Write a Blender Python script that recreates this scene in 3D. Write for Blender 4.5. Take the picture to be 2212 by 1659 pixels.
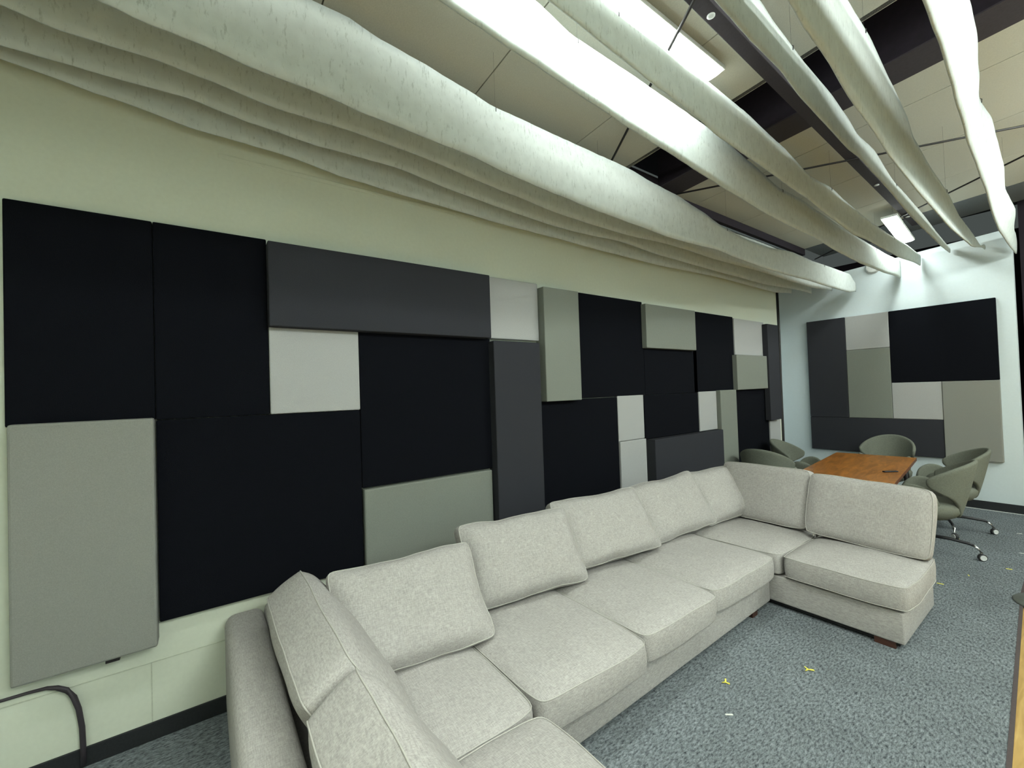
import bpy, bmesh, math, random
from mathutils import Vector, Matrix, noise
for o in list(bpy.data.objects): bpy.data.objects.remove(o)
SC = bpy.context.scene
COL = SC.collection
PI = math.pi

# ------------------------------------------------------------ camera, world, exposure
cam_d = bpy.data.cameras.new('camera')
cam_d.sensor_width = 36.0
cam_d.lens = 919.96 / 2212 * 36.0
cam_d.clip_start = 0.05
cam = bpy.data.objects.new('camera', cam_d)
COL.objects.link(cam)
_R = Vector((0.58488878, 0.81042151, -0.03349754))
_U = Vector((0.03392547, 0.01681951, 0.99928283))
_F = Vector((-0.81040371, 0.58560574, 0.01765639))
cam.matrix_world = Matrix(((_R.x, _U.x, -_F.x, 3.41665), (_R.y, _U.y, -_F.y, 0.0), (_R.z, _U.z, -_F.z, 2.02151), (0, 0, 0, 1)))
SC.camera = cam
w = bpy.data.worlds.new('world'); SC.world = w; w.use_nodes = True
w.node_tree.nodes['Background'].inputs[0].default_value = (0.85, 1.0, 0.95, 1)
w.node_tree.nodes['Background'].inputs[1].default_value = 0.02
SC.view_settings.view_transform = 'Standard'
SC.view_settings.look = 'None'
SC.view_settings.gamma = 1.0
SC.view_settings.use_curve_mapping = False
SC.view_settings.exposure = 1.9
LAMP = 21.5            # strength of the fluorescent diffusers
LAMP_COL = (0.92, 1.0, 0.93, 1)

# ------------------------------------------------------------ materials
def srgb(r, g, b):
    f = lambda c: (c/255/12.92) if c/255 <= 0.04045 else ((c/255+0.055)/1.055)**2.4
    return (f(r), f(g), f(b), 1)

def mat(name, col, rough=0.8, scale=60, var=0.08, bump=0.0, metal=0.0, stretch=(1, 1, 1), sheen=0.0, detail=4, spec=0.5):
    m = bpy.data.materials.new(name); m.use_nodes = True
    nt = m.node_tree; n = nt.nodes; l = nt.links
    b = n['Principled BSDF']
    b.inputs['Roughness'].default_value = rough
    b.inputs['Metallic'].default_value = metal
    b.inputs['Specular IOR Level'].default_value = spec
    if sheen: b.inputs['Sheen Weight'].default_value = sheen
    tc = n.new('ShaderNodeTexCoord'); mp = n.new('ShaderNodeMapping')
    mp.inputs['Scale'].default_value = stretch
    nz = n.new('ShaderNodeTexNoise'); nz.inputs['Scale'].default_value = scale; nz.inputs['Detail'].default_value = detail
    l.new(tc.outputs['Object'], mp.inputs[0]); l.new(mp.outputs[0], nz.inputs['Vector'])
    cr = n.new('ShaderNodeValToRGB')
    cr.color_ramp.elements[0].position = 0.3; cr.color_ramp.elements[1].position = 0.7
    cr.color_ramp.elements[0].color = tuple(c*(1-var) for c in col[:3]) + (1,)
    cr.color_ramp.elements[1].color = tuple(min(1, c*(1+var)) for c in col[:3]) + (1,)
    l.new(nz.outputs['Fac'], cr.inputs[0]); l.new(cr.outputs[0], b.inputs['Base Color'])
    if bump:
        bp = n.new('ShaderNodeBump'); bp.inputs['Strength'].default_value = bump; bp.inputs['Distance'].default_value = 0.004
        l.new(nz.outputs['Fac'], bp.inputs['Height']); l.new(bp.outputs[0], b.inputs['Normal'])
    return m

def weave(name, col, var=0.12, fs=260):
    """woven upholstery: fine thread streaks in two directions plus soft blotches"""
    m = mat(name, col, 0.95, 9, 0.03, spec=0.15)
    nt = m.node_tree; n = nt.nodes; l = nt.links; b = n['Principled BSDF']
    tc = n['Texture Coordinate']
    outs = []
    for st in ((fs, fs*0.14, fs*0.5), (fs*0.14, fs, fs*0.5)):
        mp = n.new('ShaderNodeMapping'); mp.inputs['Scale'].default_value = st
        nz = n.new('ShaderNodeTexNoise'); nz.inputs['Scale'].default_value = 1.0; nz.inputs['Detail'].default_value = 3
        l.new(tc.outputs['Object'], mp.inputs[0]); l.new(mp.outputs[0], nz.inputs['Vector']); outs.append(nz)
    ad = n.new('ShaderNodeMath'); ad.operation = 'ADD'
    l.new(outs[0].outputs['Fac'], ad.inputs[0]); l.new(outs[1].outputs['Fac'], ad.inputs[1])
    mr = n.new('ShaderNodeMapRange'); mr.inputs[1].default_value = 0.7; mr.inputs[2].default_value = 1.3
    mr.inputs[3].default_value = 1-var; mr.inputs[4].default_value = 1+var
    l.new(ad.outputs[0], mr.inputs[0])
    mx = n.new('ShaderNodeVectorMath'); mx.operation = 'SCALE'
    src = b.inputs['Base Color'].links[0].from_socket
    l.new(src, mx.inputs[0]); l.new(mr.outputs[0], mx.inputs['Scale']); l.new(mx.outputs[0], b.inputs['Base Color'])
    bp = n.new('ShaderNodeBump'); bp.inputs['Strength'].default_value = 0.25; bp.inputs['Distance'].default_value = 0.002
    l.new(ad.outputs[0], bp.inputs['Height']); l.new(bp.outputs[0], b.inputs['Normal'])
    return m

def felt(name):
    """off white recycled felt with small dark fibres running up the sheet"""
    m = mat(name, (0.635, 0.685, 0.675, 1), 0.95, 14, 0.06, 0.15, spec=0.1)
    nt = m.node_tree; n = nt.nodes; l = nt.links; b = n['Principled BSDF']; tc = n['Texture Coordinate']
    mp = n.new('ShaderNodeMapping'); mp.inputs['Scale'].default_value = (30, 30, 9)
    nz = n.new('ShaderNodeTexNoise'); nz.inputs['Scale'].default_value = 1.6; nz.inputs['Detail'].default_value = 8; nz.inputs['Roughness'].default_value = 0.72
    l.new(tc.outputs['Object'], mp.inputs[0]); l.new(mp.outputs[0], nz.inputs['Vector'])
    cr = n.new('ShaderNodeValToRGB'); cr.color_ramp.elements[0].position = 0.28; cr.color_ramp.elements[1].position = 0.45
    cr.color_ramp.elements[0].color = (0.55, 0.57, 0.55, 1); cr.color_ramp.elements[1].color = (1, 1, 1, 1)
    mx = n.new('ShaderNodeMix'); mx.data_type = 'RGBA'; mx.blend_type = 'MULTIPLY'; mx.inputs[0].default_value = 1
    src = b.inputs['Base Color'].links[0].from_socket
    l.new(nz.outputs['Fac'], cr.inputs[0]); l.new(src, mx.inputs[6]); l.new(cr.outputs[0], mx.inputs[7]); l.new(mx.outputs[2], b.inputs['Base Color'])
    # a little light passes through the sheet
    tr = n.new('ShaderNodeBsdfTranslucent'); tr.inputs[0].default_value = (0.7, 0.75, 0.68, 1)
    ms = n.new('ShaderNodeMixShader'); ms.inputs[0].default_value = 0.12
    out = n['Material Output']
    l.new(b.outputs[0], ms.inputs[1]); l.new(tr.outputs[0], ms.inputs[2]); l.new(ms.outputs[0], out.inputs[0])
    return m

def carpet_mat():
    m = mat('carpet_pile', (0.120, 0.134, 0.147, 1), 1.0, 3, 0.10, spec=0.1)
    nt = m.node_tree; n = nt.nodes; l = nt.links; b = n['Principled BSDF']; tc = n['Texture Coordinate']
    mp = n.new('ShaderNodeMapping'); mp.inputs['Scale'].default_value = (150, 55, 60); mp.inputs['Rotation'].default_value = (0, 0, 0.35)
    nz = n.new('ShaderNodeTexNoise'); nz.inputs['Scale'].default_value = 0.55; nz.inputs['Detail'].default_value = 5; nz.inputs['Roughness'].default_value = 0.75
    l.new(tc.outputs['Object'], mp.inputs[0]); l.new(mp.outputs[0], nz.inputs['Vector'])
    cr = n.new('ShaderNodeValToRGB'); cr.color_ramp.elements[0].position = 0.32; cr.color_ramp.elements[1].position = 0.70
    cr.color_ramp.elements[0].color = (0.15, 0.17, 0.19, 1); cr.color_ramp.elements[1].color = (2.4, 2.4, 2.3, 1)
    mx = n.new('ShaderNodeMix'); mx.data_type = 'RGBA'; mx.blend_type = 'MULTIPLY'; mx.inputs[0].default_value = 1
    src = b.inputs['Base Color'].links[0].from_socket
    l.new(nz.outputs['Fac'], cr.inputs[0]); l.new(src, mx.inputs[6]); l.new(cr.outputs[0], mx.inputs[7]); l.new(mx.outputs[2], b.inputs['Base Color'])
    bp = n.new('ShaderNodeBump'); bp.inputs['Strength'].default_value = 0.7; bp.inputs['Distance'].default_value = 0.006
    l.new(nz.outputs['Fac'], bp.inputs['Height']); l.new(bp.outputs[0], b.inputs['Normal'])
    return m

def wood(name, c1, c2, scale=(1.5, 14, 14), rough=0.4, coat=0.0):
    m = mat(name, c1, rough, 3, 0.1)
    nt = m.node_tree; n = nt.nodes; l = nt.links; b = n['Principled BSDF']; tc = n['Texture Coordinate']
    mp = n.new('ShaderNodeMapping'); mp.inputs['Scale'].default_value = scale
    nz = n.new('ShaderNodeTexNoise'); nz.inputs['Scale'].default_value = 2; nz.inputs['Detail'].default_value = 8; nz.inputs['Distortion'].default_value = 1.2
    l.new(tc.outputs['Object'], mp.inputs[0]); l.new(mp.outputs[0], nz.inputs['Vector'])
    cr = n.new('ShaderNodeValToRGB'); cr.color_ramp.elements[0].position = 0.3; cr.color_ramp.elements[1].position = 0.72
    cr.color_ramp.elements[0].color = c1; cr.color_ramp.elements[1].color = c2
    l.new(nz.outputs['Fac'], cr.inputs[0]); l.new(cr.outputs[0], b.inputs['Base Color'])
    if coat: b.inputs['Coat Weight'].default_value = coat
    return m

def emit(name, col, s):
    m = bpy.data.materials.new(name); m.use_nodes = True
    n = m.node_tree.nodes; n.clear()
    e = n.new('ShaderNodeEmission'); e.inputs[0].default_value = col; e.inputs[1].default_value = s
    o = n.new('ShaderNodeOutputMaterial'); m.node_tree.links.new(e.outputs[0], o.inputs[0])
    return m

M = {}
M['cream'] = mat('cream_wall_paint', (0.63, 0.665, 0.565, 1), 0.75, 40, 0.02, 0.08)
M['white_wall'] = mat('white_wall_paint', (0.58, 0.655, 0.69, 1), 0.7, 40, 0.015, 0.05)
M['dark_wall'] = mat('dark_purple_wall', (0.018, 0.012, 0.022, 1), 0.8, 8, 0.2)
M['base'] = mat('black_rubber_base', (0.010, 0.012, 0.015, 1), 0.7, 90, 0.3, 0.1)
M['carpet'] = carpet_mat()
M['floor_wood'] = wood('oak_floor', srgb(150, 118, 62), srgb(192, 160, 98), (9, 1.2, 9), 0.45)
M['tan'] = mat('tan_ceiling_board', (0.54, 0.53, 0.455, 1), 0.9, 120, 0.06, 0.15)
M['blue_board'] = mat('blue_grey_beam', (0.13, 0.145, 0.155, 1), 0.8, 50, 0.05)
M['purple_beam'] = mat('purple_grey_beam', (0.040, 0.032, 0.040, 1), 0.8, 50, 0.1)
M['void'] = mat('dark_roof_recess', (0.012, 0.007, 0.014, 1), 0.9, 20, 0.2)
M['felt'] = felt('white_felt')
M['black'] = mat('black_acoustic_fabric', (0.0030, 0.0036, 0.0062, 1), 0.95, 300, 0.25, 0.2, spec=0.12)
M['char'] = mat('charcoal_acoustic_fabric', (0.034, 0.035, 0.042, 1), 0.95, 300, 0.18, 0.2, spec=0.12)
M['sage'] = mat('sage_grey_acoustic_fabric', (0.198, 0.212, 0.188, 1), 0.95, 220, 0.08, 0.2, spec=0.12)
M['warm'] = mat('warm_grey_acoustic_fabric', (0.235, 0.238, 0.220, 1), 0.95, 220, 0.08, 0.2, spec=0.12)
M['light'] = mat('light_grey_acoustic_fabric', (0.37, 0.375, 0.375, 1), 0.95, 220, 0.06, 0.2, spec=0.12)
M['sofa'] = weave('oatmeal_sofa_weave', (0.352, 0.338, 0.323, 1), 0.22)
M['seam'] = mat('sofa_piping', (0.39, 0.38, 0.35, 1), 0.9, 100, 0.05)
M['foot'] = wood('dark_red_brown_wood', (0.030, 0.012, 0.008, 1), (0.075, 0.028, 0.018, 1))
M['under'] = mat('black_dust_cover', (0.006, 0.006, 0.007, 1), 0.9)
M['table'] = wood('walnut_orange_veneer', srgb(118, 70, 20), srgb(178, 114, 42), (9, 1.6, 9), 0.35, 0.15)
M['table_edge'] = wood('walnut_edge', srgb(88, 48, 28), srgb(120, 72, 45), (9, 1.6, 9), 0.5)
M['tleg'] = mat('dark_bronze_leg', (0.010, 0.008, 0.009, 1), 0.5)
M['chair'] = weave('grey_green_chair_weave', (0.145, 0.155, 0.128, 1), 0.15, 200)
M['chrome'] = mat('polished_aluminium', (0.62, 0.64, 0.66, 1), 0.25, 20, 0.03, metal=0.9)
M['dmetal'] = mat('dark_metal', (0.022, 0.022, 0.026, 1), 0.45, 20, 0.1, metal=0.4)
M['caster'] = mat('pale_caster', (0.55, 0.56, 0.56, 1), 0.5)
M['tyre'] = mat('dark_caster_tyre', (0.02, 0.02, 0.022, 1), 0.6)
M['lamp'] = emit('fill_lamp_diffuser', LAMP_COL, LAMP)  # only on the unseen lamps added for fill
M['lamp_near'] = emit('lit_diffuser_row', LAMP_COL, LAMP*0.50)
M['lamp_dim'] = emit('lit_diffuser_short', LAMP_COL, LAMP*0.60)
M['housing'] = mat('white_enamel', (0.7, 0.72, 0.7, 1), 0.4)
M['yellow'] = mat('yellow_scrap', (0.72, 0.66, 0.10, 1), 0.7)
M['palebit'] = mat('pale_scrap', (0.55, 0.56, 0.52, 1), 0.7)
M['stand'] = mat('grey_stand_metal', (0.16, 0.17, 0.155, 1), 0.4, metal=0.3)
M['cable'] = mat('purple_black_cable', (0.035, 0.028, 0.036, 1), 0.6)
M['white_plastic'] = mat('white_plastic', (0.55, 0.57, 0.56, 1), 0.5)

# ------------------------------------------------------------ mesh helpers
def link(name, bm, m, parent=None, smooth=False, kind=None, bevel=0.0, subsurf=0, mw=None):
    me = bpy.data.meshes.new(name); bm.normal_update(); bm.to_mesh(me); bm.free()
    for mm in (m if isinstance(m, (list, tuple)) else [m]): me.materials.append(mm)
    if smooth:
        for p in me.polygons: p.use_smooth = True
    o = bpy.data.objects.new(name, me); COL.objects.link(o)
    if mw is not None: o.matrix_world = mw
    if parent is not None: o.parent = parent
    if kind: o['kind'] = kind
    if bevel:
        b = o.modifiers.new('bevel', 'BEVEL'); b.width = bevel; b.segments = 2; b.limit_method = 'ANGLE'
        b.harden_normals = False
    if subsurf:
        s = o.modifiers.new('subsurf', 'SUBSURF'); s.levels = subsurf; s.render_levels = subsurf
    return o

def tag(o, label, cat, group=None):
    o['label'] = label; o['category'] = cat
    if group: o['group'] = group
    return o

def empty(name, loc, rz=0, label='', cat='', group=None):
    o = bpy.data.objects.new(name, None); COL.objects.link(o)
    o.location = loc; o.rotation_euler = (0, 0, rz); o.empty_display_size = 0.1
    return tag(o, label, cat, group)

def box(bm, x0, x1, y0, y1, z0, z1, mi=0):
    v = [bm.verts.new(p) for p in ((x0,y0,z0),(x1,y0,z0),(x1,y1,z0),(x0,y1,z0),(x0,y0,z1),(x1,y0,z1),(x1,y1,z1),(x0,y1,z1))]
    for f in ((3,2,1,0),(4,5,6,7),(0,1,5,4),(1,2,6,5),(2,3,7,6),(3,0,4,7)):
        fc = bm.faces.new([v[i] for i in f]); fc.material_index = mi
    return v

def tube(bm, pts, r, n=8, caps=True):
    pts = [Vector(p) for p in pts]; rings = []
    for i, p in enumerate(pts):
        a = pts[max(0, i-1)]; b = pts[min(len(pts)-1, i+1)]
        d = (b-a).normalized()
        up = Vector((0, 0, 1)) if abs(d.z) < 0.9 else Vector((1, 0, 0))
        s = d.cross(up).normalized(); t = s.cross(d).normalized()
        rr = r[i] if isinstance(r, (list, tuple)) else r
        rings.append([bm.verts.new(p + s*rr*math.cos(2*PI*k/n) + t*rr*math.sin(2*PI*k/n)) for k in range(n)])
    for a, b in zip(rings, rings[1:]):
        for k in range(n): bm.faces.new((a[k], a[(k+1) % n], b[(k+1) % n], b[k]))
    if caps: bm.faces.new(rings[0][::-1]); bm.faces.new(rings[-1])

def lathe(bm, prof, n=24, cx=0, cy=0):
    rings = []
    for r, z in prof:
        rings.append([bm.verts.new((cx+r*math.cos(2*PI*k/n), cy+r*math.sin(2*PI*k/n), z)) for k in range(n)])
    for a, b in zip(rings, rings[1:]):
        for k in range(n): bm.faces.new((a[k], a[(k+1) % n], b[(k+1) % n], b[k]))
    bm.faces.new(rings[0][::-1]); bm.faces.new(rings[-1])

def interp(tab, y):
    if y <= tab[0][0]: return tab[0][1]
    if y >= tab[-1][0]: return tab[-1][1]
    for a, b in zip(tab, tab[1:]):
        if a[0] <= y <= b[0]:
            t = (y-a[0])/(b[0]-a[0]); t = t*t*(3-2*t)*0.5 + t*0.5
            return a[1] + (b[1]-a[1])*t

# ------------------------------------------------------------ setting
def struct(name, bm, m, **k): return link(name, bm, m, kind='structure', **k)
CZ = lambda x: 4.451 + 0.06*x           # roof boards rise gently to the right
XR, YB, YF = 8.0, -3.5, 13.0

bm = bmesh.new(); box(bm, -0.6, XR, YB, YF, -0.1, -0.012); struct('floor', bm, M['floor_wood'])
bm = bmesh.new()
vs = [(0.0, YB), (3.40, YB), (3.06, 3.3), (2.91, 6.1), (2.86, 9.5), (-0.499, 9.5), (-0.499, 8.452), (0.0, 8.452)]
top = [bm.verts.new((x, y, 0)) for x, y in vs]; bot = [bm.verts.new((x, y, -0.012)) for x, y in vs]
bm.faces.new(top); bm.faces.new(bot[::-1])
for i in range(len(vs)):
    j = (i+1) % len(vs); bm.faces.new((bot[i], bot[j], top[j], top[i]))
car = tag(link('carpet', bm, M['carpet']), 'blue grey flecked carpet under the sofa and meeting table', 'carpet')
bm = bmesh.new()
ed = [(3.40, YB), (3.06, 3.3), (2.91, 6.1), (2.86, 9.5)]
for a, b in zip(ed, ed[1:]):
    v = [bm.verts.new(p) for p in ((a[0], a[1], -0.011), (a[0]+0.02, a[1], -0.011), (b[0]+0.02, b[1], -0.011), (b[0], b[1], -0.011),
                                   (a[0], a[1], 0.003), (a[0]+0.02, a[1], 0.001), (b[0]+0.02, b[1], 0.001), (b[0], b[1], 0.003))]
    for f in ((3,2,1,0),(4,5,6,7),(0,1,5,4),(1,2,6,5),(2,3,7,6),(3,0,4,7)): bm.faces.new([v[i] for i in f])
link('binding', bm, mat('brown_grey_binding', (0.06, 0.045, 0.045, 1), 0.9), parent=car)

# left wall (ends short of the corner), recess side, end wall, others
bm = bmesh.new(); box(bm, -0.2, 0.0, YB, 8.45, -0.012, 4.50)
struct('wall_left', bm, M['cream'])
bm = bmesh.new(); box(bm, -0.6, -0.5, 8.45, YF, -0.012, 4.50); struct('wall_recess', bm, M['white_wall'])
bm = bmesh.new()
v = [bm.verts.new(p) for p in ((-0.5,9.535,-0.012),(2.72,9.535,-0.012),(2.72,9.535,4.156),(-0.5,9.535,3.93),
                               (-0.5,9.69,-0.012),(2.72,9.69,-0.012),(2.72,9.69,4.156),(-0.5,9.69,3.93))]
for f in ((0,1,2,3),(7,6,5,4),(1,5,6,2),(3,2,6,7),(4,0,3,7),(4,5,1,0)): bm.faces.new([v[i] for i in f])
struct('wall_end', bm, M['white_wall'])
bm = bmesh.new(); box(bm, 2.72, XR, 10.6, 10.7, -0.012, 4.9); struct('wall_far', bm, M['dark_wall'])
bm = bmesh.new(); box(bm, -0.6, XR, YF, YF+0.1, -0.012, 4.9); struct('wall_back', bm, M['void'])
bm = bmesh.new(); box(bm, XR, XR+0.1, YB, YF, -0.012, 5.0); struct('wall_right', bm, M['white_wall'])
bm = bmesh.new(); box(bm, -0.2, XR, YB-0.1, YB, -0.012, 5.0); struct('wall_near', bm, M['cream'])
# baseboards
bm = bmesh.new(); box(bm, 0.0, 0.012, YB, 8.45, 0.0, 0.105); struct('baseboard_left', bm, M['base'], bevel=0.003)
bm = bmesh.new(); box(bm, -0.5, 2.72, 9.523, 9.535, 0.0, 0.13); struct('baseboard_end', bm, M['base'], bevel=0.003)
bm = bmesh.new(); box(bm, -0.5, 2.86, 9.50, 9.523, -0.011, 0.006); struct('trim_1', bm, M['white_plastic'])
# painted block joints low on the left wall, thin ledge high on it
bm = bmesh.new()
box(bm, 0.0, 0.003, YB, 0.4, 0.455, 0.461)
for y in (-1.5, -0.90, -0.29, 0.32): box(bm, 0.0, 0.003, y, y+0.006, 0.105, 0.455)
struct('trim_2', bm, mat('block_joint', (0.50, 0.53, 0.44, 1), 0.8))
bm = bmesh.new(); box(bm, 0.0, 0.005, 0.1, 8.45, 3.655, 3.685); struct('trim_3', bm, M['cream'], bevel=0.003)

# ceiling boards with real gaps, beam, recess above
def board(bm, x0, x1, y0, y1, t=0.05):
    v = [bm.verts.new(p) for p in ((x0,y0,CZ(x0)),(x1,y0,CZ(x1)),(x1,y1,CZ(x1)),(x0,y1,CZ(x0)),
                                   (x0,y0,CZ(x0)+t),(x1,y0,CZ(x1)+t),(x1,y1,CZ(x1)+t),(x0,y1,CZ(x0)+t))]
    for f in ((3,2,1,0),(4,5,6,7),(0,1,5,4),(1,2,6,5),(2,3,7,6),(3,0,4,7)): bm.faces.new([v[i] for i in f])
bm = bmesh.new()
G = 0.005
ys = [YB, -3.03, -1.81, -0.59, 0.64, 1.85, 3.06, 3.89]
for a, b in zip(ys, ys[1:]): board(bm, 0.29, XR, a+G, b-(G if b < 3.8 else 0))
ys = [4.95, 5.43, 6.64, 7.82, 9.02]
for a, b in zip(ys, ys[1:]): board(bm, 0.29, XR, a+(G if a > 5 else 0), b-G)
struct('ceiling', bm, M['tan'])
bm = bmesh.new(); board(bm, 0.29, XR, 9.03, 9.93, 0.04); struct('trim_4', bm, M['blue_board'])
bm = bmesh.new(); board(bm, 0.29, XR, 4.58, 4.95, 0.012); struct('trim_5', bm, M['purple_beam'])
bm = bmesh.new()
v = [bm.verts.new(p) for p in ((0.29,4.59,CZ(.29)+.014),(XR,4.59,CZ(XR)+.014),(XR,4.95,CZ(XR)+.014),(0.29,4.95,CZ(.29)+.014),(0.29,4.59,5.0),(XR,4.59,5.3),(XR,4.95,5.3),(0.29,4.95,5.0))]
for f in ((3,2,1,0),(4,5,6,7),(0,1,5,4),(1,2,6,5),(2,3,7,6),(3,0,4,7)): bm.faces.new([v[i] for i in f])
struct('trim_8', bm, M['void'])
bm = bmesh.new()
box(bm, -0.6, XR, YB, YF, 5.36, 5.42); struct('light_block_roof', bm, M['void'])  # dark lid added over the boards to block world light
bm = bmesh.new(); board(bm, 0.29, XR, 3.84, 3.885, 0.34); struct('trim_6', bm, M['void'])
# dark wall plate above the left wall with a grey pipe under it
bm = bmesh.new(); box(bm, 0.0, 0.285, YB, 9.05, 4.36, 4.60); struct('trim_7', bm, M['void'])
bm = bmesh.new(); tube(bm, [(0.235, YB, 4.335), (0.235, 3, 4.335), (0.235, 9.4, 4.335)], 0.016, 10)
tag(link('pipe', bm, M['blue_board'], smooth=True), 'thin grey pipe running along the dark plate above the left wall', 'pipe')

# dark track running between the felt strips
bm = bmesh.new()
a = (2.075, 0.2); b = (1.775, 9.2); hw = 0.05
v = []
for (x, y) in (a, b):
    for dx, dz in ((-hw, -0.02), (hw, -0.02), (hw, -0.11), (-hw, -0.11)):
        v.append(bm.verts.new((x+dx, y, CZ(x)+dz)))
for f in ((0,3,2,1),(4,5,6,7),(0,1,5,4),(1,2,6,5),(2,3,7,6),(3,0,4,7)): bm.faces.new([v[i] for i in f])
track = tag(link('ceiling_track', bm, M['purple_beam'], bevel=0.004), 'long dark metal track under the ceiling boards between two felt strips', 'track')
for y in (2.75, 6.85, 8.6):
    x = a[0] + (b[0]-a[0])*(y-a[1])/(b[1]-a[1])
    bm = bmesh.new(); z = CZ(x)-0.11
    lathe(bm, [(0.018, z), (0.026, z-0.004), (0.026, z-0.010), (0.012, z-0.013)], 16, x, y)
    link('cover_cap', bm, M['white_plastic'], parent=track, smooth=True)['label'] = 'small round white cap'

def rod(p, q, label):
    bm = bmesh.new(); tube(bm, [p, q], 0.011, 8)
    tag(link('bracing_rod', bm, M['tleg'], smooth=True), label, 'rod')
e = lambda x, y, d=0.125: (x, y, CZ(x)-d)
rod(e(0.45, 4.68), e(4.6, 7.90), 'thin dark steel rod crossing the far ceiling bay, the one nearer the recess')
rod(e(0.30, 9.46), e(4.6, 6.47), 'thin dark steel rod slanting down to the end wall corner of the ceiling')
rod(e(0.32, 3.57), e(2.60, 2.17), 'thin dark steel rod crossing the near ceiling bay above the bright strip')

# ------------------------------------------------------------ felt strips hung from the ceiling
ZB0 = [(-0.83,3.835),(-0.39,3.789),(-0.01,3.739),(0.44,3.729),(0.9,3.675),(1.46,3.65),(2.44,3.613),(3.0,3.609),(3.77,3.591),(4.78,3.584),(6.18,3.618),(8.07,3.598),(8.79,3.653)]
ZB1 = [(-0.79,3.811),(-0.46,3.815),(-0.06,3.827),(0.26,3.788),(0.63,3.764),(1.2,3.772),(1.81,3.706),(2.32,3.669),(2.85,3.643),(3.18,3.643),(3.8,3.667),(4.54,3.63),(5.87,3.615),(7.26,3.608),(8.74,3.662)]
ZB2 = [(-0.72,3.854),(-0.55,3.827),(-0.38,3.83),(-0.2,3.837),(0.01,3.823),(0.39,3.782),(0.8,3.791),(1.2,3.775),(2.14,3.688),(2.63,3.642),(3.08,3.628),(3.59,3.625),(4.41,3.657),(5.41,3.64),(6.7,3.654),(8.43,3.63),(9.35,3.686)]
ZT3 = [(0.52,4.247),(0.72,4.248),(0.91,4.204),(1.15,4.179),(1.48,4.131),(1.73,4.086),(1.9,4.086),(2.41,4.075),(2.99,4.066),(3.25,4.058),(3.56,4.023),(4.0,3.998),(4.43,3.939),(4.9,3.855),(5.45,3.809),(6.07,3.813),(6.83,3.87),(7.52,3.851),(8.3,3.864),(9.15,3.872),(9.41,3.76)]
ZB3 = [(-0.35,3.796),(-0.2,3.773),(0.03,3.766),(0.24,3.739),(0.52,3.735),(0.84,3.706),(1.47,3.673),(1.88,3.625),(2.31,3.596),(2.78,3.569),(3.32,3.55),(3.87,3.529),(4.28,3.54),(4.76,3.56),(5.28,3.531),(5.89,3.516),(6.56,3.517),(7.48,3.535),(8.06,3.532),(8.72,3.54),(9.1,3.551),(9.44,3.597)]
ZT4 = [(1.64,4.363),(1.97,4.292),(2.47,4.284),(3.08,4.26),(3.45,4.242),(3.8,4.221),(4.27,4.158),(4.93,4.062),(5.46,4.07),(5.94,4.045),(7.26,4.001),(8.07,3.987),(8.69,3.978),(9.5,3.998)]
ZB4 = [(1.01,4.037),(1.23,4.011),(1.46,3.981),(2.15,3.915),(2.47,3.88),(2.87,3.852),(3.58,3.798),(3.87,3.773),(4.63,3.725),(5.12,3.708),(5.87,3.705),(6.51,3.67),(7.52,3.65),(8.5,3.666),(9.26,3.703)]
ZT5 = [(1.98,4.349),(2.08,4.33),(2.46,4.328),(2.78,4.30),(3.09,4.307),(3.67,4.286),(4.31,4.218),(5.04,4.102),(5.61,4.131),(6.03,4.088),(6.99,4.031),(7.76,4.028),(8.68,4.047),(9.3,4.024)]
ZB5 = [(1.53,4.112),(1.66,4.101),(2.04,4.059),(2.54,4.014),(2.91,3.989),(3.27,3.937),(3.76,3.914),(4.89,3.86),(5.57,3.799),(6.31,3.751),(6.78,3.778),(7.44,3.779),(8.18,3.783),(9.2,3.847)]
ZT6 = [(2.71,4.298),(2.92,4.267),(3.42,4.242),(3.94,4.243),(4.33,4.208),(4.64,4.15),(5.17,4.19),(5.94,4.091),(7.23,4.096),(8.3,4.054),(9.24,4.033)]
ZB6 = [(2.18,4.011),(2.57,3.996),(3.0,4.008),(3.34,3.967),(3.8,3.957),(4.35,3.944),(4.68,3.969),(5.46,3.96),(6.67,3.911),(8.62,3.918),(9.43,3.959)]
ZT7 = [(3.04,4.218),(3.5,4.226),(4.07,4.144),(4.48,4.075),(4.69,3.974),(5.34,3.936),(6.29,3.94),(7.0,3.853),(7.93,3.861),(8.83,3.847),(9.4,3.96)]
ZB7 = [(2.19,3.758),(2.35,3.721),(2.6,3.713),(3.12,3.641),(3.51,3.624),(3.96,3.585),(4.96,3.555),(6.18,3.579),(7.86,3.671),(9.4,3.90)]
ZT8 = [(3.54,4.15),(4.35,4.128),(5.2,4.106),(6.3,4.083),(7.23,4.072),(8.09,4.061),(9.34,4.05)]
ZB8 = [(2.46,3.60),(3.28,3.638),(4.53,3.675),(5.58,3.694),(7.12,3.712),(8.75,3.75)]
XT8 = [(3.54,3.049),(3.86,3.035),(4.35,2.992),(4.8,2.946),(5.2,2.964),(5.66,2.944),(6.3,2.927),(7.23,2.861),(8.09,2.86),(9.34,2.762)]
XB8 = [(2.46,3.03),(2.81,3.015),(3.28,2.992),(3.76,2.961),(4.53,2.915),(5.58,2.87),(7.12,2.79),(7.71,2.77),(8.75,2.757)]
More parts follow.
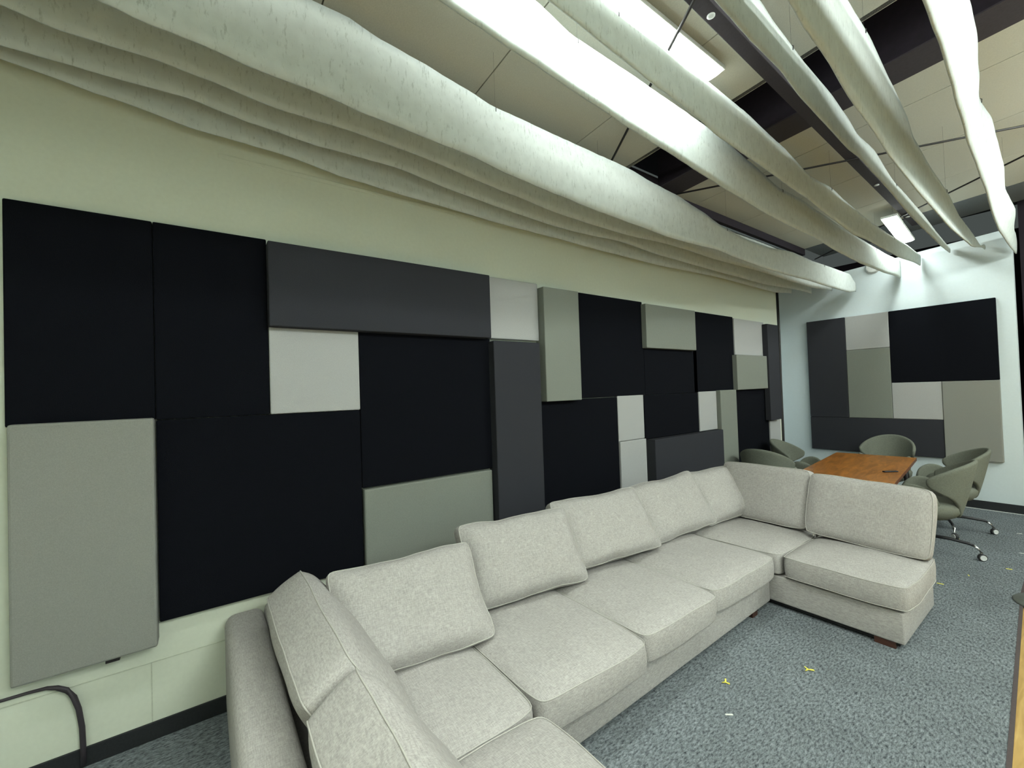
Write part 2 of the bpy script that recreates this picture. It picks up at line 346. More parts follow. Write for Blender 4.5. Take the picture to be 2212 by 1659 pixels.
def strip(xt, xb, zt, zb, y0, y1, seed, label, ties=(), amp=0.012):
    root_y = 0.5*(y0+y1)
    bm = bmesh.new(); N = int((y1-y0)/0.06); K = 8; rows = []
    for i in range(N+1):
        y = y0 + (y1-y0)*i/N
        t, b = zt(y), zb(y); r = []
        for k in range(K+1):
            s = k/K
            wx = 0.3*amp*noise.noise(Vector((seed*7.3, y*0.9, s*0.8)))*2 + 0.0012*noise.noise(Vector((seed, y*5, s*2)))
            edge = (0.004*noise.noise(Vector((seed*3, y*22, 0)))) if k in (0, K) else 0
            r.append(bm.verts.new((xb(y)*(1-s)+xt(y)*s+wx + 0.006*math.sin(PI*s), y, b+(t-b)*s+edge)))
        rows.append(r)
    for a, b in zip(rows, rows[1:]):
        for k in range(K): bm.faces.new((a[k], b[k], b[k+1], a[k+1]))
    o = link('felt_baffle', bm, M['felt'], smooth=True)
    sd = o.modifiers.new('solid', 'SOLIDIFY'); sd.thickness = 0.012; sd.offset = 0
    tag(o, label, 'baffle', 'felt strips hung from the ceiling')
    for y in ties:
        bm = bmesh.new(); x = xt(y); z = zt(y)
        tube(bm, [(x+0.010, y, z-0.030), (x+0.012, y, z-0.005), (x, y, z+0.01), (x, y, CZ(max(x, 0.3))-0.005 if x > 0.3 else 4.36)], [0.003, 0.003, 0.0006, 0.0006], 6)
        link('wire_tie', bm, M['tleg'], parent=o)
    return o
C_ = lambda v: (lambda y: v)
L_ = lambda a, b: (lambda y: a+b*y)
I_ = lambda t: (lambda y: interp(t, y))
up = lambda t, h: (lambda y: interp(t, y)+h)
strip(C_(.13), C_(.13), up(ZB0, .40), I_(ZB0), -3.3, 8.78, 1, 'felt ceiling strip hanging closest to the cream left wall', (1.6,), 0.004)
strip(C_(.32), C_(.30), up(ZB1, .40), I_(ZB1), -3.3, 9.2, 2, 'felt ceiling strip, second out from the cream left wall', (3.4,), 0.006)
strip(C_(.57), C_(.55), up(ZB2, .42), I_(ZB2), -3.3, 9.45, 3, 'felt ceiling strip, third out from the left wall, just behind the big lit one', (3.2,), 0.006)
strip(C_(.9), C_(.9), I_(ZT3), I_(ZB3), -3.3, 9.45, 4, 'broad lit felt ceiling strip sweeping from the top left over the sofa', (1.75, 5.0, 8.0), 0.010)
strip(C_(1.5), C_(1.5), I_(ZT4), I_(ZB4), -3.3, 9.48, 5, 'felt ceiling strip glaring white from the lamp beside it', (2.0, 5.0, 8.2), 0.010)
strip(C_(1.75), C_(1.75), I_(ZT5), I_(ZB5), -3.3, 9.48, 6, 'felt ceiling strip on the right side of the bright lamps', (2.1, 5.6, 8.0), 0.010)
strip(L_(2.38, -.03), L_(2.38, -.03), I_(ZT6), I_(ZB6), -3.3, 9.48, 7, 'narrow felt ceiling strip just right of the dark metal track', (3.2, 6.0), 0.010)
strip(L_(2.7, -.025), L_(2.7, -.025), I_(ZT7), I_(ZB7), -3.3, 9.45, 8, 'felt ceiling strip second from the right edge, with frayed top', (3.4, 6.2), 0.010)
strip(I_(XT8), I_(XB8), I_(ZT8), I_(ZB8), -3.3, 9.45, 9, 'wavy brightly lit felt ceiling strip nearest the right edge', (4.8, 7.1), 0.018)

# ------------------------------------------------------------ lamps: the room's own first, then unseen ones added for fill
def lamp(x0, y0, z0, x1, y1, z1, label, w=0.19, m='lamp'):
    """linear fluorescent fixture from (x0,y0,z0) to (x1,y1,z1): housing over a lit diffuser"""
    a = Vector((x0, y0, z0)); b = Vector((x1, y1, z1)); d = (b-a); ln = d.length; d.normalize()
    root = empty('fluorescent_or_fill_light', a, 0, label, 'light', 'fluorescent lights under the ceiling')
    s = d.cross(Vector((0, 0, 1))).normalized(); u = s.cross(d).normalized()
    mw = Matrix(((s.x, d.x, u.x, 0), (s.y, d.y, u.y, 0), (s.z, d.z, u.z, 0), (0, 0, 0, 1)))
    root.matrix_world = Matrix.Translation(a) @ mw
    wrap = (m == 'lamp')
    hw = 0.03 if wrap else w/2
    bm = bmesh.new(); box(bm, -hw, hw, 0, ln, 0.0, 0.035); link('housing', bm, M['housing'], parent=root, bevel=0.004)
    bm = bmesh.new(); n = 12; rows = []
    for yy in (0.02, ln-0.02):
        if wrap:      # wrap-around cover of the added lamps, spills light onto the ceiling
            rows.append([bm.verts.new((-0.062*math.cos(-0.75+(PI+1.5)*k/n), yy, -0.048-0.062*math.sin(-0.75+(PI+1.5)*k/n))) for k in range(n+1)])
        else:
            rows.append([bm.verts.new((-(w/2-0.008)*math.cos(PI*k/n), yy, -0.018*math.sin(PI*k/n)-0.001)) for k in range(n+1)])
    for k in range(n): bm.faces.new((rows[0][k], rows[0][k+1], rows[1][k+1], rows[1][k]))
    bm.faces.new(rows[0][::-1]); bm.faces.new(rows[1])
    bmesh.ops.recalc_face_normals(bm, faces=bm.faces)
    link('diffuser', bm, M[m], parent=root)['label'] = 'lit white diffuser'
    for yy in (0.25, ln-0.25):
        zz = (a + d*yy); top = CZ(zz.x) - zz.z
        bm = bmesh.new(); box(bm, -0.008, 0.008, yy-0.008, yy+0.008, 0.035, max(0.05, top-0.004))
        link('hanger', bm, M['housing'], parent=root)
    return root
lamp(1.70, 1.00, 4.47, 1.69, 3.33, 4.47, 'long glaring fluorescent lamp at the top middle, above the white strip', m='lamp_near')
lamp(1.66, 8.22, 4.40, 1.64, 9.30, 4.24, 'short glaring fluorescent lamp near the end wall', m='lamp_dim')
lamp(3.50, 1.10, 4.38, 3.46, 3.50, 4.38, 'fluorescent lamp above the camera, right of the wavy felt strip', m='lamp_near')
lamp(5.20, 0.60, 4.30, 5.16, 3.00, 4.30, 'added unseen fill lamp far right of the sofa, nearer the room corner')  # this lamp and those below are unseen, added to brighten the room
lamp(5.10, 5.60, 4.30, 5.06, 8.00, 4.30, 'added unseen fill lamp far right of the meeting table')
lamp(6.9, 1.00, 4.35, 6.86, 3.40, 4.35, 'added unseen fill lamp by the far right wall, nearer the camera')
lamp(6.9, 6.00, 4.35, 6.86, 8.40, 4.35, 'added unseen fill lamp by the far right wall, nearer the end')
lamp(1.70, -2.30, 4.46, 1.70, 0.10, 4.46, 'added unseen fill lamp behind the camera, on the sofa side', m='lamp_near')  # continues the lamp row out of view, added as fill
lamp(3.60, -2.60, 4.44, 3.56, -0.60, 4.44, 'added unseen fill lamp behind the camera')

# ------------------------------------------------------------ acoustic panels
def panel_left(y0, y1, z0, z1, t, m, label, x=0.001, bev=0.008):
    bm = bmesh.new(); g = 0.0015
    box(bm, x, t, y0+g, y1-g, z0+g, z1-g)
    return tag(link('acoustic_panel', bm, M[m], bevel=bev), label, 'acoustic panel', 'acoustic panels on the long left wall')
U = 0.6096; Y0 = -0.853; Z0 = 0.70
ky = lambda k: Y0+k*U
vz = lambda v: Z0+v*U
PL = panel_left
PL(ky(0), ky(1), vz(2), vz(4), .05, 'black', 'tall black fabric wall panel at the far left edge, above the large grey one')
PL(ky(1), ky(2), vz(2), vz(4), .05, 'black', 'tall black fabric wall panel touching the left end of the long charcoal one')
g0 = PL(-0.83, -0.246, .59, 1.937, .12, 'warm', 'large grey fabric wall panel low at the far left of the wall', bev=0.012)
PL(ky(1), ky(3), vz(0), vz(2), .05, 'black', 'big black fabric wall panel right of the large grey one, above the sofa arm')
PL(0.362, 2.156, 2.520, 3.105, .14, 'char', 'long charcoal fabric wall panel in the top row')
PL(ky(2), ky(3), vz(2), vz(3), .06, 'light', 'square light grey fabric wall panel under the long charcoal one')
PL(ky(3), ky(5), vz(1), vz(3), .05, 'black', 'big black fabric wall panel right of the square light grey one')
PL(0.982, 2.159, .70, 1.303, .075, 'sage', 'grey green fabric wall panel low behind the second sofa cushion', bev=0.012)
PL(2.173, 2.728, .70, 2.501, .14, 'char', 'tall charcoal fabric wall panel behind the sofa, below a light grey square')
PL(ky(5), 2.79, vz(3), vz(4)-.02, .06, 'light', 'light grey fabric wall panel between the long charcoal and the tall grey green one')
PL(2.792, 3.289, 1.906, 3.076, .145, 'sage', 'tall grey green fabric wall panel reaching the top row, mid wall')
PL(3.33, 4.50, 1.92, 3.10, .05, 'black', 'black fabric wall panel left of the small grey green one in the top row')
PL(2.72, 3.965, .70, 1.915, .05, 'black', 'black fabric wall panel right of the tall charcoal one, low on the wall')
PL(3.965, 4.457, 1.383, 1.93, .05, 'light', 'light grey fabric wall panel in the middle of the wall, upper of two stacked')
PL(3.965, 4.457, .70, 1.383, .07, 'light', 'light grey fabric wall panel in the middle of the wall, lower of two stacked')
PL(4.473, 5.584, 2.509, 3.066, .12, 'sage', 'grey green fabric wall panel high in the black area')
PL(4.50, 5.70, 1.92, 2.52, .05, 'black', 'black fabric wall panel under the high grey green one')
PL(5.60, 6.76, 1.92, 3.08, .05, 'black', 'black fabric wall panel right of the high grey green one')
PL(4.47, 5.69, 1.364, 1.92, .05, 'black', 'black fabric wall panel between the two light grey ones above the low charcoal one')
PL(4.534, 6.171, .70, 1.362, .14, 'char', 'wide charcoal fabric wall panel low behind the far sofa cushions')
PL(5.69, 6.165, 1.364, 1.93, .06, 'light', 'small light grey fabric wall panel above the wide low charcoal one')
PL(6.167, 6.638, .70, 1.937, .12, 'sage', 'narrow grey green fabric wall panel left of the seated corner chairs')
PL(6.69, 7.752, 1.928, 2.477, .12, 'sage', 'grey green fabric wall panel near the wall end, under a light grey one')
PL(6.77, 7.78, 2.48, 3.06, .06, 'light', 'light grey fabric wall panel in the top row near the wall end')
PL(6.70, 7.85, .70, 1.925, .05, 'black', 'black fabric wall panel behind the oval backed chairs')
PL(7.702, 8.122, 1.389, 3.021, .15, 'char', 'tall narrow charcoal fabric wall panel at the far end of the long wall', x=0.061)
PL(7.87, 8.27, .70, 1.37, .06, 'light', 'small light grey fabric wall panel low at the far end of the long wall')
bm = bmesh.new(); box(bm, 0.02, 0.10, -0.475, -0.415, 0.572, 0.592)
link('mounting_clip', bm, M['tleg'], parent=g0)['label'] = 'black clip under the panel'

EX, EZ, EY = 0.102, 0.734, 9.534
def panel_end(k0, k1, v0, v1, t, m, label):
    bm = bmesh.new(); g = 0.0015
    box(bm, EX+k0*U+g, EX+k1*U-g, EY-t, EY, EZ+v0*U+g, EZ+v1*U-g)
    tag(link('acoustic_panel', bm, M[m], bevel=0.008), label, 'acoustic panel', 'acoustic panels on the end wall')
PE = panel_end
PE(0, 1, 1, 4, .06, 'char', 'tall charcoal fabric panel on the end wall, left column')
PE(0, 3, 0, 1, .06, 'char', 'long low charcoal fabric panel on the end wall behind the meeting table')
PE(1, 2, 3, 4, .06, 'light', 'light grey fabric panel at the top of the end wall group')
PE(1, 2, 1, 3, .06, 'sage', 'grey green fabric panel under the light grey one on the end wall')
PE(2, 4, 2, 4, .06, 'black', 'large black fabric panel at the upper right of the end wall')
PE(2, 3, 1, 2, .06, 'light', 'square light grey fabric panel under the large black one on the end wall')
PE(3, 4, 0, 2, .07, 'warm', 'warm grey fabric panel at the lower right of the end wall')

bm = bmesh.new()
bmesh.ops.create_cone(bm, cap_ends=True, segments=28, radius1=0.115, radius2=0.09, depth=0.05)
bmesh.ops.transform(bm, matrix=Matrix.Translation((1.14, 9.51, 3.985)) @ Matrix.Rotation(PI/2, 4, 'X'), verts=bm.verts)
tag(link('round_wall_cover', bm, M['white_plastic'], bevel=0.006), 'round white cover high on the end wall behind the glaring strip', 'wall cover')

# cable on the left wall, and the cable bundle at the wall end
bm = bmesh.new()
pts = [(.02,-2.2,.51),(.02,-1.3,.512),(.02,-.886,.506),(.02,-.788,.506),(.02,-.72,.502),(.022,-.68,.488),(.024,-.645,.462),(.024,-.615,.41),(.022,-.597,.337),(.02,-.585,.229),(.02,-.582,.12),(.02,-.582,.02)]
tag(link('wall_cable', bm if not tube(bm, pts, [.008,.008,.008,.008,.009,.012,.014,.014,.013,.013,.013,.013], 10) else bm, M['cable'], smooth=True), 'thick dark cable bending down the cream wall at the bottom left', 'cable')
bm = bmesh.new(); tube(bm, [(.012, 8.475, 3.72), (.016, 8.48, 2.9), (.010, 8.475, 2.0), (.012, 8.47, 1.0), (.012, 8.47, 0.0)], 0.022, 8)
tag(link('corner_cable', bm, M['tleg'], smooth=True), 'dark cable bundle running down the far end of the left wall', 'cable')

# ------------------------------------------------------------ sofa
def cushion_mesh(w, d, h, edge=0.75, puff=1.0, corner=0.10, pinch=0.0, seed=0, n=14, wr=0.004):
    """soft box: w along x, d along y, h thick along z; edge = thickness at the rim, pinch pulls sides in between the corners"""
    bm = bmesh.new()
    bmesh.ops.create_cube(bm, size=2.0)
    bmesh.ops.subdivide_edges(bm, edges=bm.edges, cuts=n, use_grid_fill=True)
    for v in bm.verts:
        x, y, z = v.co
        ex = 1-abs(x)**2.4; ey = 1-abs(y)**2.4
        cr = max(0, ex)**0.45 * max(0, ey)**0.45
        t = edge + (1-edge)*cr*puff
        # round the plan corners
        cx, cy = abs(x), abs(y)
        k = 1 - corner*(cx*cy)**5
        X = x*k*(1-pinch*(1-y*y)*cx**3); Y = y*k*(1-pinch*(1-x*x)*cy**3)
        # belly of the side walls, softened rims
        if cx > 0.999 or cy > 0.999:
            b = (1-z*z)*0.03
            X += math.copysign(b*(cx > 0.999), x)*min(1, 0.5/w); Y += math.copysign(b*(cy > 0.999), y)*min(1, 0.5/d)
        r = 0.93 if (abs(z) > 0.999 and (cx > 0.999 or cy > 0.999)) else 1
        px, py, pz = X*w/2, Y*d/2, z*h/2*t*r
        nn = noise.noise_vector(Vector((px*3.1+seed*11.7, py*3.1, pz*3.1)))
        n2 = noise.noise_vector(Vector((px*9+seed*5.1, py*9, pz*9)))
        v.co = Vector((px, py, pz)) + nn*wr*2.2 + n2*wr
    return bm

def seam_mesh(w, d, h, edge, corner, pinch, seed, zs, wr):
    """piping following the same rim as the cushion"""
    pts = []
    N = 15
    def P(x, y):
        cx, cy = abs(x), abs(y); k = 1-corner*(cx*cy)**5
        X = x*k*(1-pinch*(1-y*y)*cx**3); Y = y*k*(1-pinch*(1-x*x)*cy**3)
        px, py, pz = X*w/2, Y*d/2, zs*h/2*edge*0.93
        nn = noise.noise_vector(Vector((px*3.1+seed*11.7, py*3.1, pz*3.1)))
        n2 = noise.noise_vector(Vector((px*9+seed*5.1, py*9, pz*9)))
        return Vector((px, py, pz)) + nn*wr*2.2 + n2*wr
    for i in range(N): pts.append(P(-1+2*i/N, -1))
    for i in range(N): pts.append(P(1, -1+2*i/N))
    for i in range(N): pts.append(P(1-2*i/N, 1))
    for i in range(N): pts.append(P(-1, 1-2*i/N))
    pts.append(pts[0])
    bm = bmesh.new(); tube(bm, pts, 0.0038, 6, caps=False)
    return bm

def cushion(name, w, d, h, mw, seed, edge=0.75, corner=0.10, pinch=0.0, wr=0.004, parent=None, mat_='sofa', seams=(1,), puff=1.0):
    o = link(name, cushion_mesh(w, d, h, edge, puff, corner, pinch, seed, wr=wr), M[mat_], smooth=True, subsurf=1)
    o.matrix_world = mw
    if parent is not None: o.parent = parent
    for s in seams:
        p = link('piping', seam_mesh(w, d, h, edge, corner, pinch, seed, s, wr), M['seam'], smooth=True, subsurf=1)
        p.parent = o
    return o

sofa = empty('sectional_sofa', (0, 0, 0), 0, 'long light grey fabric sectional sofa wrapping three sides along the left wall', 'sofa')
def sofa_box(name, x0, x1, y0, y1, z0, z1, bev=0.03, m='sofa'):
    bm = bmesh.new(); box(bm, x0, x1, y0, y1, z0, z1)
    o = link(name, bm, M[m], parent=sofa, smooth=True, bevel=bev); o.modifiers['bevel'].segments = 4
    return o
# bases
bm = bmesh.new()
pv = [(0.30, 1.31), (1.665, 1.31), (1.595, 4.12), (0.30, 4.12)]
lo = [bm.verts.new((x, y, 0.05)) for x, y in pv]; hi = [bm.verts.new((x, y, 0.285)) for x, y in pv]
bm.faces.new(lo[::-1]); bm.faces.new(hi)
for i in range(4): bm.faces.new((lo[i], lo[(i+1) % 4], hi[(i+1) % 4], hi[i]))
o = link('base', bm, M['sofa'], parent=sofa, smooth=True, bevel=0.014); o.modifiers['bevel'].segments = 4
sofa_box('base', 0.30, 2.80, 0.14, 1.295, 0.05, 0.285, 0.014)
sofa_box('base', 0.45, 2.505, 4.145, 5.08, 0.05, 0.285, 0.014)
sofa_box('dust_cover', 0.34, 1.56, 0.20, 4.10, 0.030, 0.049, 0.001, 'under')
sofa_box('dust_cover', 0.60, 2.47, 4.17, 5.04, 0.022, 0.049, 0.001, 'under')
# backs
sofa_box('back_frame', 0.03, 0.31, 0.30, 5.38, 0.05, 0.66, 0.05)
sofa_box('back_frame', 0.03, 2.85, 0.08, 0.30, 0.04, 0.64, 0.06)
sofa_box('back_frame', 0.32, 2.47, 5.06, 5.19, 0.05, 0.56, 0.04)
for (x, y) in ((1.52, 3.84), (1.52, 1.6), (2.38, 4.20), (2.38, 5.03), (0.55, 5.03), (0.1, 0.15), (0.1, 4.6)):
    bm = bmesh.new(); box(bm, x-0.06, x+0.07, y-0.045, y+0.045, 0.0, 0.05)
    link('leg', bm, M['foot'], parent=sofa, bevel=0.004)['label'] = 'low dark red brown block leg'
T = Matrix.Translation; RX = lambda a: Matrix.Rotation(a, 4, 'X'); RY = lambda a: Matrix.Rotation(a, 4, 'Y'); RZ = lambda a: Matrix.Rotation(a, 4, 'Z')
def seat(x0, x1, y0, y1, seed, z0=0.268, z1=0.515):
    cushion('seat_cushion', x1-x0, y1-y0, z1-z0, T(((x0+x1)/2, (y0+y1)/2, (z0+z1)/2)), seed, edge=0.74, corner=0.04, wr=0.004, parent=sofa, seams=(1, -1) if seed == 6 else (1,), puff=1.1)
seat(0.45, 1.765, 0.40, 1.295, 1)
seat(0.50, 1.765, 1.305, 2.170, 2)
seat(0.50, 1.730, 2.175, 3.045, 3)
seat(0.50, 1.685, 3.050, 4.085, 4)
seat(0.55, 1.690, 4.115, 5.03, 5)
seat(1.700, 2.545, 4.115, 5.05, 6)
seat(1.785, 2.820, 0.40, 1.295, 7)

# loose back cushions
def back(cx, cy, cz, w, h, t, yaw, lean, roll, seed, label, edge=0.30, wr=0.008, pinch=0.06, seams=(1, -1)):
    # local x = width, local y = height, local z = towards the sitter
    mw = T((cx, cy, cz)) @ RZ(yaw) @ RX(PI/2-lean) @ RZ(roll)
    o = cushion('back_cushion', w, h, t, mw, seed, edge=edge, corner=0.05, pinch=pinch, wr=wr, seams=seams)
    return tag(o, label, 'cushion', 'loose back cushions on the sofa')
R = math.radians
# along the wall: local x runs towards +y when yaw = 90 deg (sitter faces +x)
def wall_back(cy, seed, label, yaw=83, cx=0.775, cz=0.79, w=1.03, h=0.60, lean=33, roll=0, t=0.29):
    back(cx, cy, cz, w, h, t, R(yaw), R(lean), R(roll), seed, label)
wall_back(1.00, 11, 'plump back cushion nearest the left corner of the sofa, against the wall side', yaw=86, cx=0.93, cz=0.735, w=0.93, h=0.63, lean=41)
wall_back(1.94, 12, 'back cushion on the wall side of the sofa, second from the left corner', cx=0.79, cz=0.775, w=1.0)
wall_back(2.88, 13, 'back cushion on the wall side of the sofa, third, in the middle of the row')
wall_back(3.83, 14, 'back cushion on the wall side of the sofa, fourth, its corner tipped up', yaw=81, roll=4, cz=0.785)
wall_back(4.76, 15, 'back cushion on the wall side of the sofa, next to the far corner', w=0.98, roll=2, cz=0.78, yaw=81, cx=0.82)
back(1.20, 4.99, 0.81, 0.90, 0.60, 0.22, R(0), R(14), R(0), 16, 'wide back cushion at the far corner of the sofa in front of the table', edge=0.6, wr=0.004, pinch=0.01)
back(2.10, 4.93, 0.79, 0.91, 0.59, 0.24, R(0), R(16), R(-2), 17, 'wide back cushion at the right hand end of the sofa', edge=0.6, wr=0.004, pinch=0.01)
back(1.02, 0.53, 0.65, 1.20, 0.62, 0.37, R(180), R(32), R(0), 18, 'boxy back cushion standing by the left arm, partly covered by its neighbour', edge=0.62, wr=0.005, pinch=0.01)
back(2.20, 0.53, 0.65, 1.12, 0.62, 0.37, R(180), R(32), R(0), 19, 'boxy back cushion at the bottom left of the picture, closest to the viewer', edge=0.62, wr=0.005, pinch=0.01)

# ------------------------------------------------------------ meeting table
tb = empty('meeting_table', (1.43, 7.26, 0), R(6), 'long meeting table with orange brown wooden top and dark legs', 'table')
# table local frame: x across, y along
TW, TL, TZ = 0.96, 2.36, 0.848
bm = bmesh.new(); box(bm, -TW/2, TW/2, -TL/2, TL/2, TZ-0.045, TZ)
for f in bm.faces: f.material_index = 0 if f.normal.z > 0.5 else 1
bm.normal_update()
for f in bm.faces: f.material_index = 0 if f.normal.z > 0.5 else 1
link('tabletop', bm, [M['table'], M['table_edge']], parent=tb, bevel=0.004)
bm = bmesh.new(); box(bm, -TW/2+0.12, TW/2-0.12, -TL/2+0.2, TL/2-0.2, TZ-0.10, TZ-0.046)
link('apron', bm, M['tleg'], parent=tb)
for sx in (-1, 1):
    for sy in (-1, 1):
        bm = bmesh.new()
        tube(bm, [(sx*(TW/2-0.12), sy*(TL/2-0.30), TZ-0.047), (sx*(TW/2-0.03), sy*(TL/2-0.16), 0.0)], [0.040, 0.020], 12)
        link('leg', bm, M['tleg'], parent=tb, smooth=True)
bm = bmesh.new(); box(bm, -0.085, 0.085, -0.020, 0.020, 0, 0.016)
o = link('remote_control', bm, M['tleg'], bevel=0.005); o.location = (1.82, 6.98, TZ+0.0005); o.rotation_euler = (0, 0, R(52))
tag(o, 'small black remote control lying on the wooden meeting table', 'remote control')

# ------------------------------------------------------------ swivel chairs (face local +x)
def shell(u0, u1, th0, th1, ztop, zbot, rad, t=0.05, NU=24, NV=12, name='backrest', parent=None, squash=1.0):
    bm = bmesh.new(); rows = []
    for j in range(NV+1):
        v = j/NV; r = []
        for i in range(NU+1):
            u = u0+(u1-u0)*i/NU
            th = th0(u, v); zt, zb = ztop(u), zbot(u)
            z = zb+(zt-zb)*v; q = rad(z)
            r.append(bm.verts.new((-q*math.cos(th), q*math.sin(th)*squash, z)))
        rows.append(r)
    for a, b in zip(rows, rows[1:]):
        for i in range(NU): bm.faces.new((a[i], a[i+1], b[i+1], b[i]))
    o = link(name, bm, M['chair'], smooth=True, parent=parent)
    s = o.modifiers.new('solid', 'SOLIDIFY'); s.thickness = t; s.offset = 0
    s2 = o.modifiers.new('subsurf', 'SUBSURF'); s2.levels = 1; s2.render_levels = 1
    return o

CH = 1.10
def make_chair(name='swivel_chair'):
    root = bpy.data.objects.new(name, None); COL.objects.link(root)
    rad = lambda z: 0.27 + 0.17*max(0, (z-0.42)/0.68)**0.8
    # wing back: wide oval when seen from behind
    TH = R(80); sn = lambda u: math.sin(u*TH)/math.sin(TH)
    shell(-1, 1, lambda u, v: u*R(28+52*math.sin(PI*0.5*min(1, v*1.25))), None,
          lambda u: 0.86+(CH-0.86)*math.sqrt(max(0, 1-0.99*sn(u)**2)), lambda u: 0.44+0.22*abs(u)**2, rad, 0.042, parent=root, squash=0.88)
    # arm petals rising inside the wings
    for s in (-1, 1):
        shell(-1, 1, lambda u, v, s=s: s*R(98+u*42), None,
              lambda u: 0.54+0.28*math.sqrt(max(0, 1-u*u*0.98)), lambda u: 0.46, lambda z: 0.27+0.07*max(0, (z-0.42)/0.5), 0.045, NU=14, NV=6, name='armrest', parent=root, squash=0.95)
    bm = bmesh.new()
    lathe(bm, [(0.05, 0.385), (0.18, 0.40), (0.27, 0.44), (0.315, 0.50), (0.325, 0.56), (0.30, 0.60), (0.22, 0.615), (0.08, 0.618)], 28)
    link('seat', bm, M['chair'], parent=root, smooth=True)
    bm = bmesh.new(); lathe(bm, [(0.085, 0.37), (0.085, 0.388), (0.03, 0.389)], 20); 
    lathe(bm, [(0.03, 0.16), (0.03, 0.37)], 16); lathe(bm, [(0.055, 0.13), (0.06, 0.20), (0.035, 0.22)], 16)
    link('column', bm, M['dmetal'], parent=root, smooth=False)
    for k in range(4):
        a = k*PI/2; c, s = math.cos(a), math.sin(a)
        P = lambda r, z: (r*c, r*s, z)
        bm = bmesh.new(); tube(bm, [P(0.04, 0.185), P(0.20, 0.185), P(0.355, 0.165), P(0.395, 0.150)], [0.019, 0.017, 0.015, 0.014], 8)
        lg = link('leg', bm, M['dmetal'], parent=root, smooth=True)
        bm = bmesh.new(); tube(bm, [P(0.39, 0.152), P(0.420, 0.13), P(0.445, 0.085), P(0.448, 0.07)], [0.015, 0.016, 0.014, 0.012], 8)
        link('leg_tip', bm, M['chrome'], parent=lg, smooth=True)['label'] = 'polished bent end of the leg'
        # caster: pale wheel with dark tyre
        bm = bmesh.new(); q = Matrix.Translation(P(0.45, 0.038)) @ Matrix.Rotation(a+0.5, 4, 'Z') @ Matrix.Rotation(PI/2, 4, 'X')
        bmesh.ops.create_cone(bm, cap_ends=True, segments=20, radius1=0.038, radius2=0.038, depth=0.030)
        bmesh.ops.transform(bm, matrix=q, verts=bm.verts)
        cs = link('caster', bm, M['tyre'], parent=root)
        bm = bmesh.new(); bmesh.ops.create_cone(bm, cap_ends=True, segments=20, radius1=0.028, radius2=0.028, depth=0.046)
        bmesh.ops.transform(bm, matrix=q, verts=bm.verts)
        link('wheel_cap', bm, M['caster'], parent=cs)['label'] = 'pale round wheel cap'
    return root
def copy_tree(o, parent=None):
    c = o.copy(); COL.objects.link(c)
    if parent: c.parent = parent
    for ch in list(o.children): copy_tree(ch, c)
    return c
proto = make_chair()
spots = [
    (0.52, 6.73, 92, 'grey swivel chair seen from behind at the near left corner of the table'),
    (0.63, 7.60, 4, 'grey swivel chair between the table and the left wall, mostly hidden'),
    (1.33, 8.84, -92, 'grey swivel chair at the far end of the table, in front of the end wall'),
    (2.13, 7.95, 200, 'grey swivel chair on the right of the table, the one nearer the end wall'),
    (2.14, 6.82, 184, 'grey swivel chair on the right of the table, just behind the sofa end'),
]
for i, (x, y, a, lab) in enumerate(spots):
    c = proto if i == 0 else copy_tree(proto)
    c.location = (x, y, 0); c.rotation_euler = (0, 0, R(a)); tag(c, lab, 'chair', 'swivel chairs around the meeting table')

# ------------------------------------------------------------ stand at the right edge
st = empty('floor_stand', (3.13, 5.93, 0), 0, 'round grey metal foot of a stand at the right edge, on the wooden floor', 'stand')
bm = bmesh.new(); lathe(bm, [(0.255, -0.010), (0.26, 0.004), (0.25, 0.014), (0.06, 0.045), (0.03, 0.05)], 40)
link('base', bm, M['stand'], parent=st, smooth=True)
bm = bmesh.new(); lathe(bm, [(0.03, 0.05), (0.03, 0.66), (0.05, 0.70)], 20)
link('column', bm, M['stand'], parent=st, smooth=True)

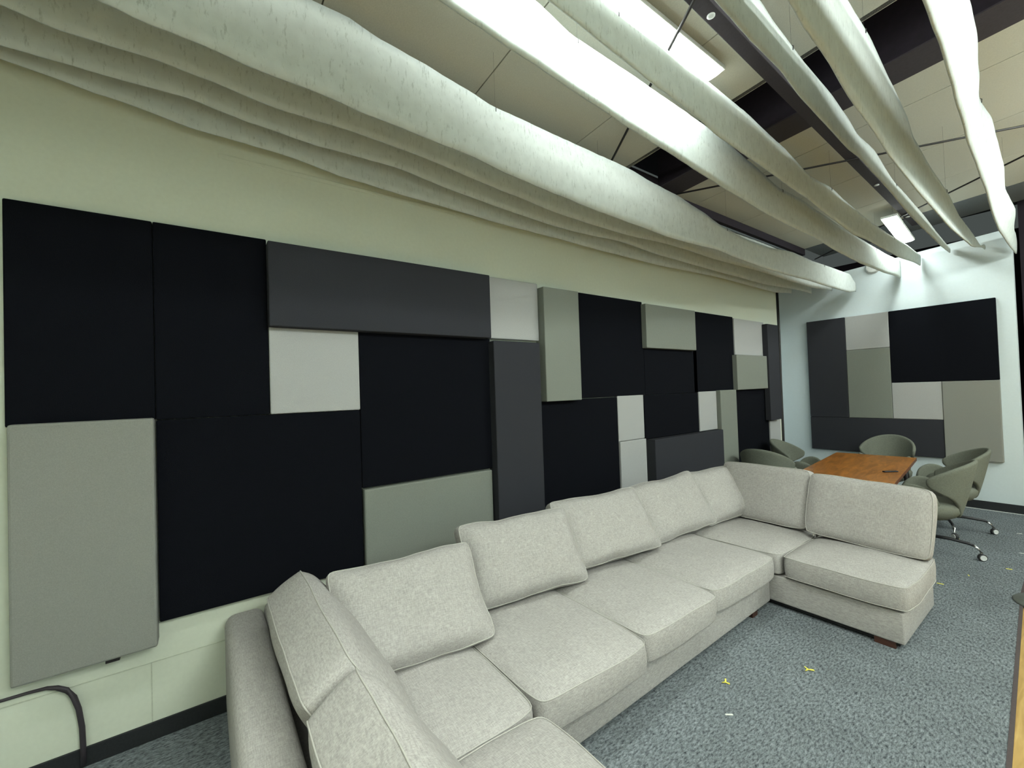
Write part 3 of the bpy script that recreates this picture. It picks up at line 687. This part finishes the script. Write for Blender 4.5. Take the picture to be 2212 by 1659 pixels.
# ------------------------------------------------------------ scraps on the carpet
def scrap(x, y, kind, ang, label, s=1.0):
    bm = bmesh.new()
    if kind == 'leaf':
        arms = ((0.0, 0.030), (2.3, 0.022), (4.3, 0.026))
        for a, ln in arms:
            d = Vector((math.cos(a), math.sin(a), 0)); n_ = Vector((-d.y, d.x, 0))
            v = [bm.verts.new(p) for p in (d*-0.004*s+n_*0.004*s+Vector((0,0,.002)), d*ln*s+n_*0.006*s+Vector((0,0,.007)), d*(ln+.006)*s-n_*0.003*s+Vector((0,0,.004)), d*-0.004*s-n_*0.006*s+Vector((0,0,.002)))]
            bm.faces.new(v)
    else:
        v = [bm.verts.new(p) for p in ((-.022*s,-.004,.002),(.022*s,-.005,.002),(.022*s,.004,.005),(-.022*s,.005,.004))]
        bm.faces.new(v)
    o = link('paper_scrap', bm, M['yellow'] if kind != 'pale' else M['palebit'])
    sd = o.modifiers.new('solid', 'SOLIDIFY'); sd.thickness = 0.002
    o.location = (x, y, 0.0015); o.rotation_euler = (0, 0, ang)
    tag(o, label, 'scrap', 'scraps lying on the carpet')
scrap(2.141, 3.399, 'leaf', 0.4, 'yellow three pointed scrap on the carpet in front of the sofa end', 1.1)
scrap(1.855, 2.829, 'leaf', 2.0, 'yellow three pointed scrap on the carpet beside the middle seat', 1.0)
scrap(2.015, 2.566, 'pale', 0.9, 'pale straight scrap on the carpet, nearest the viewer')
scrap(2.786, 6.751, 'strip', 0.3, 'yellow scrap on the carpet right of the chair casters', 1.0)
scrap(2.300, 7.560, 'strip', 1.2, 'yellow scrap on the carpet between two chair bases', 1.3)
scrap(2.300, 5.980, 'strip', 2.2, 'thin yellow scrap on the carpet just past the sofa end')
scrap(2.425, 5.800, 'strip', 0.2, 'yellow and white scrap on the carpet, second past the sofa end', 1.1)
scrap(2.56, 6.25, 'strip', 2.0, 'faint yellow scrap on the carpet near the stand', 0.7)
scrap(2.74, 8.35, 'pale', 0.4, 'small pale scrap on the far carpet near the end wall')
scrap(2.82, 7.45, 'pale', 0.4, 'small pale scrap on the carpet edge at the right', 0.8)
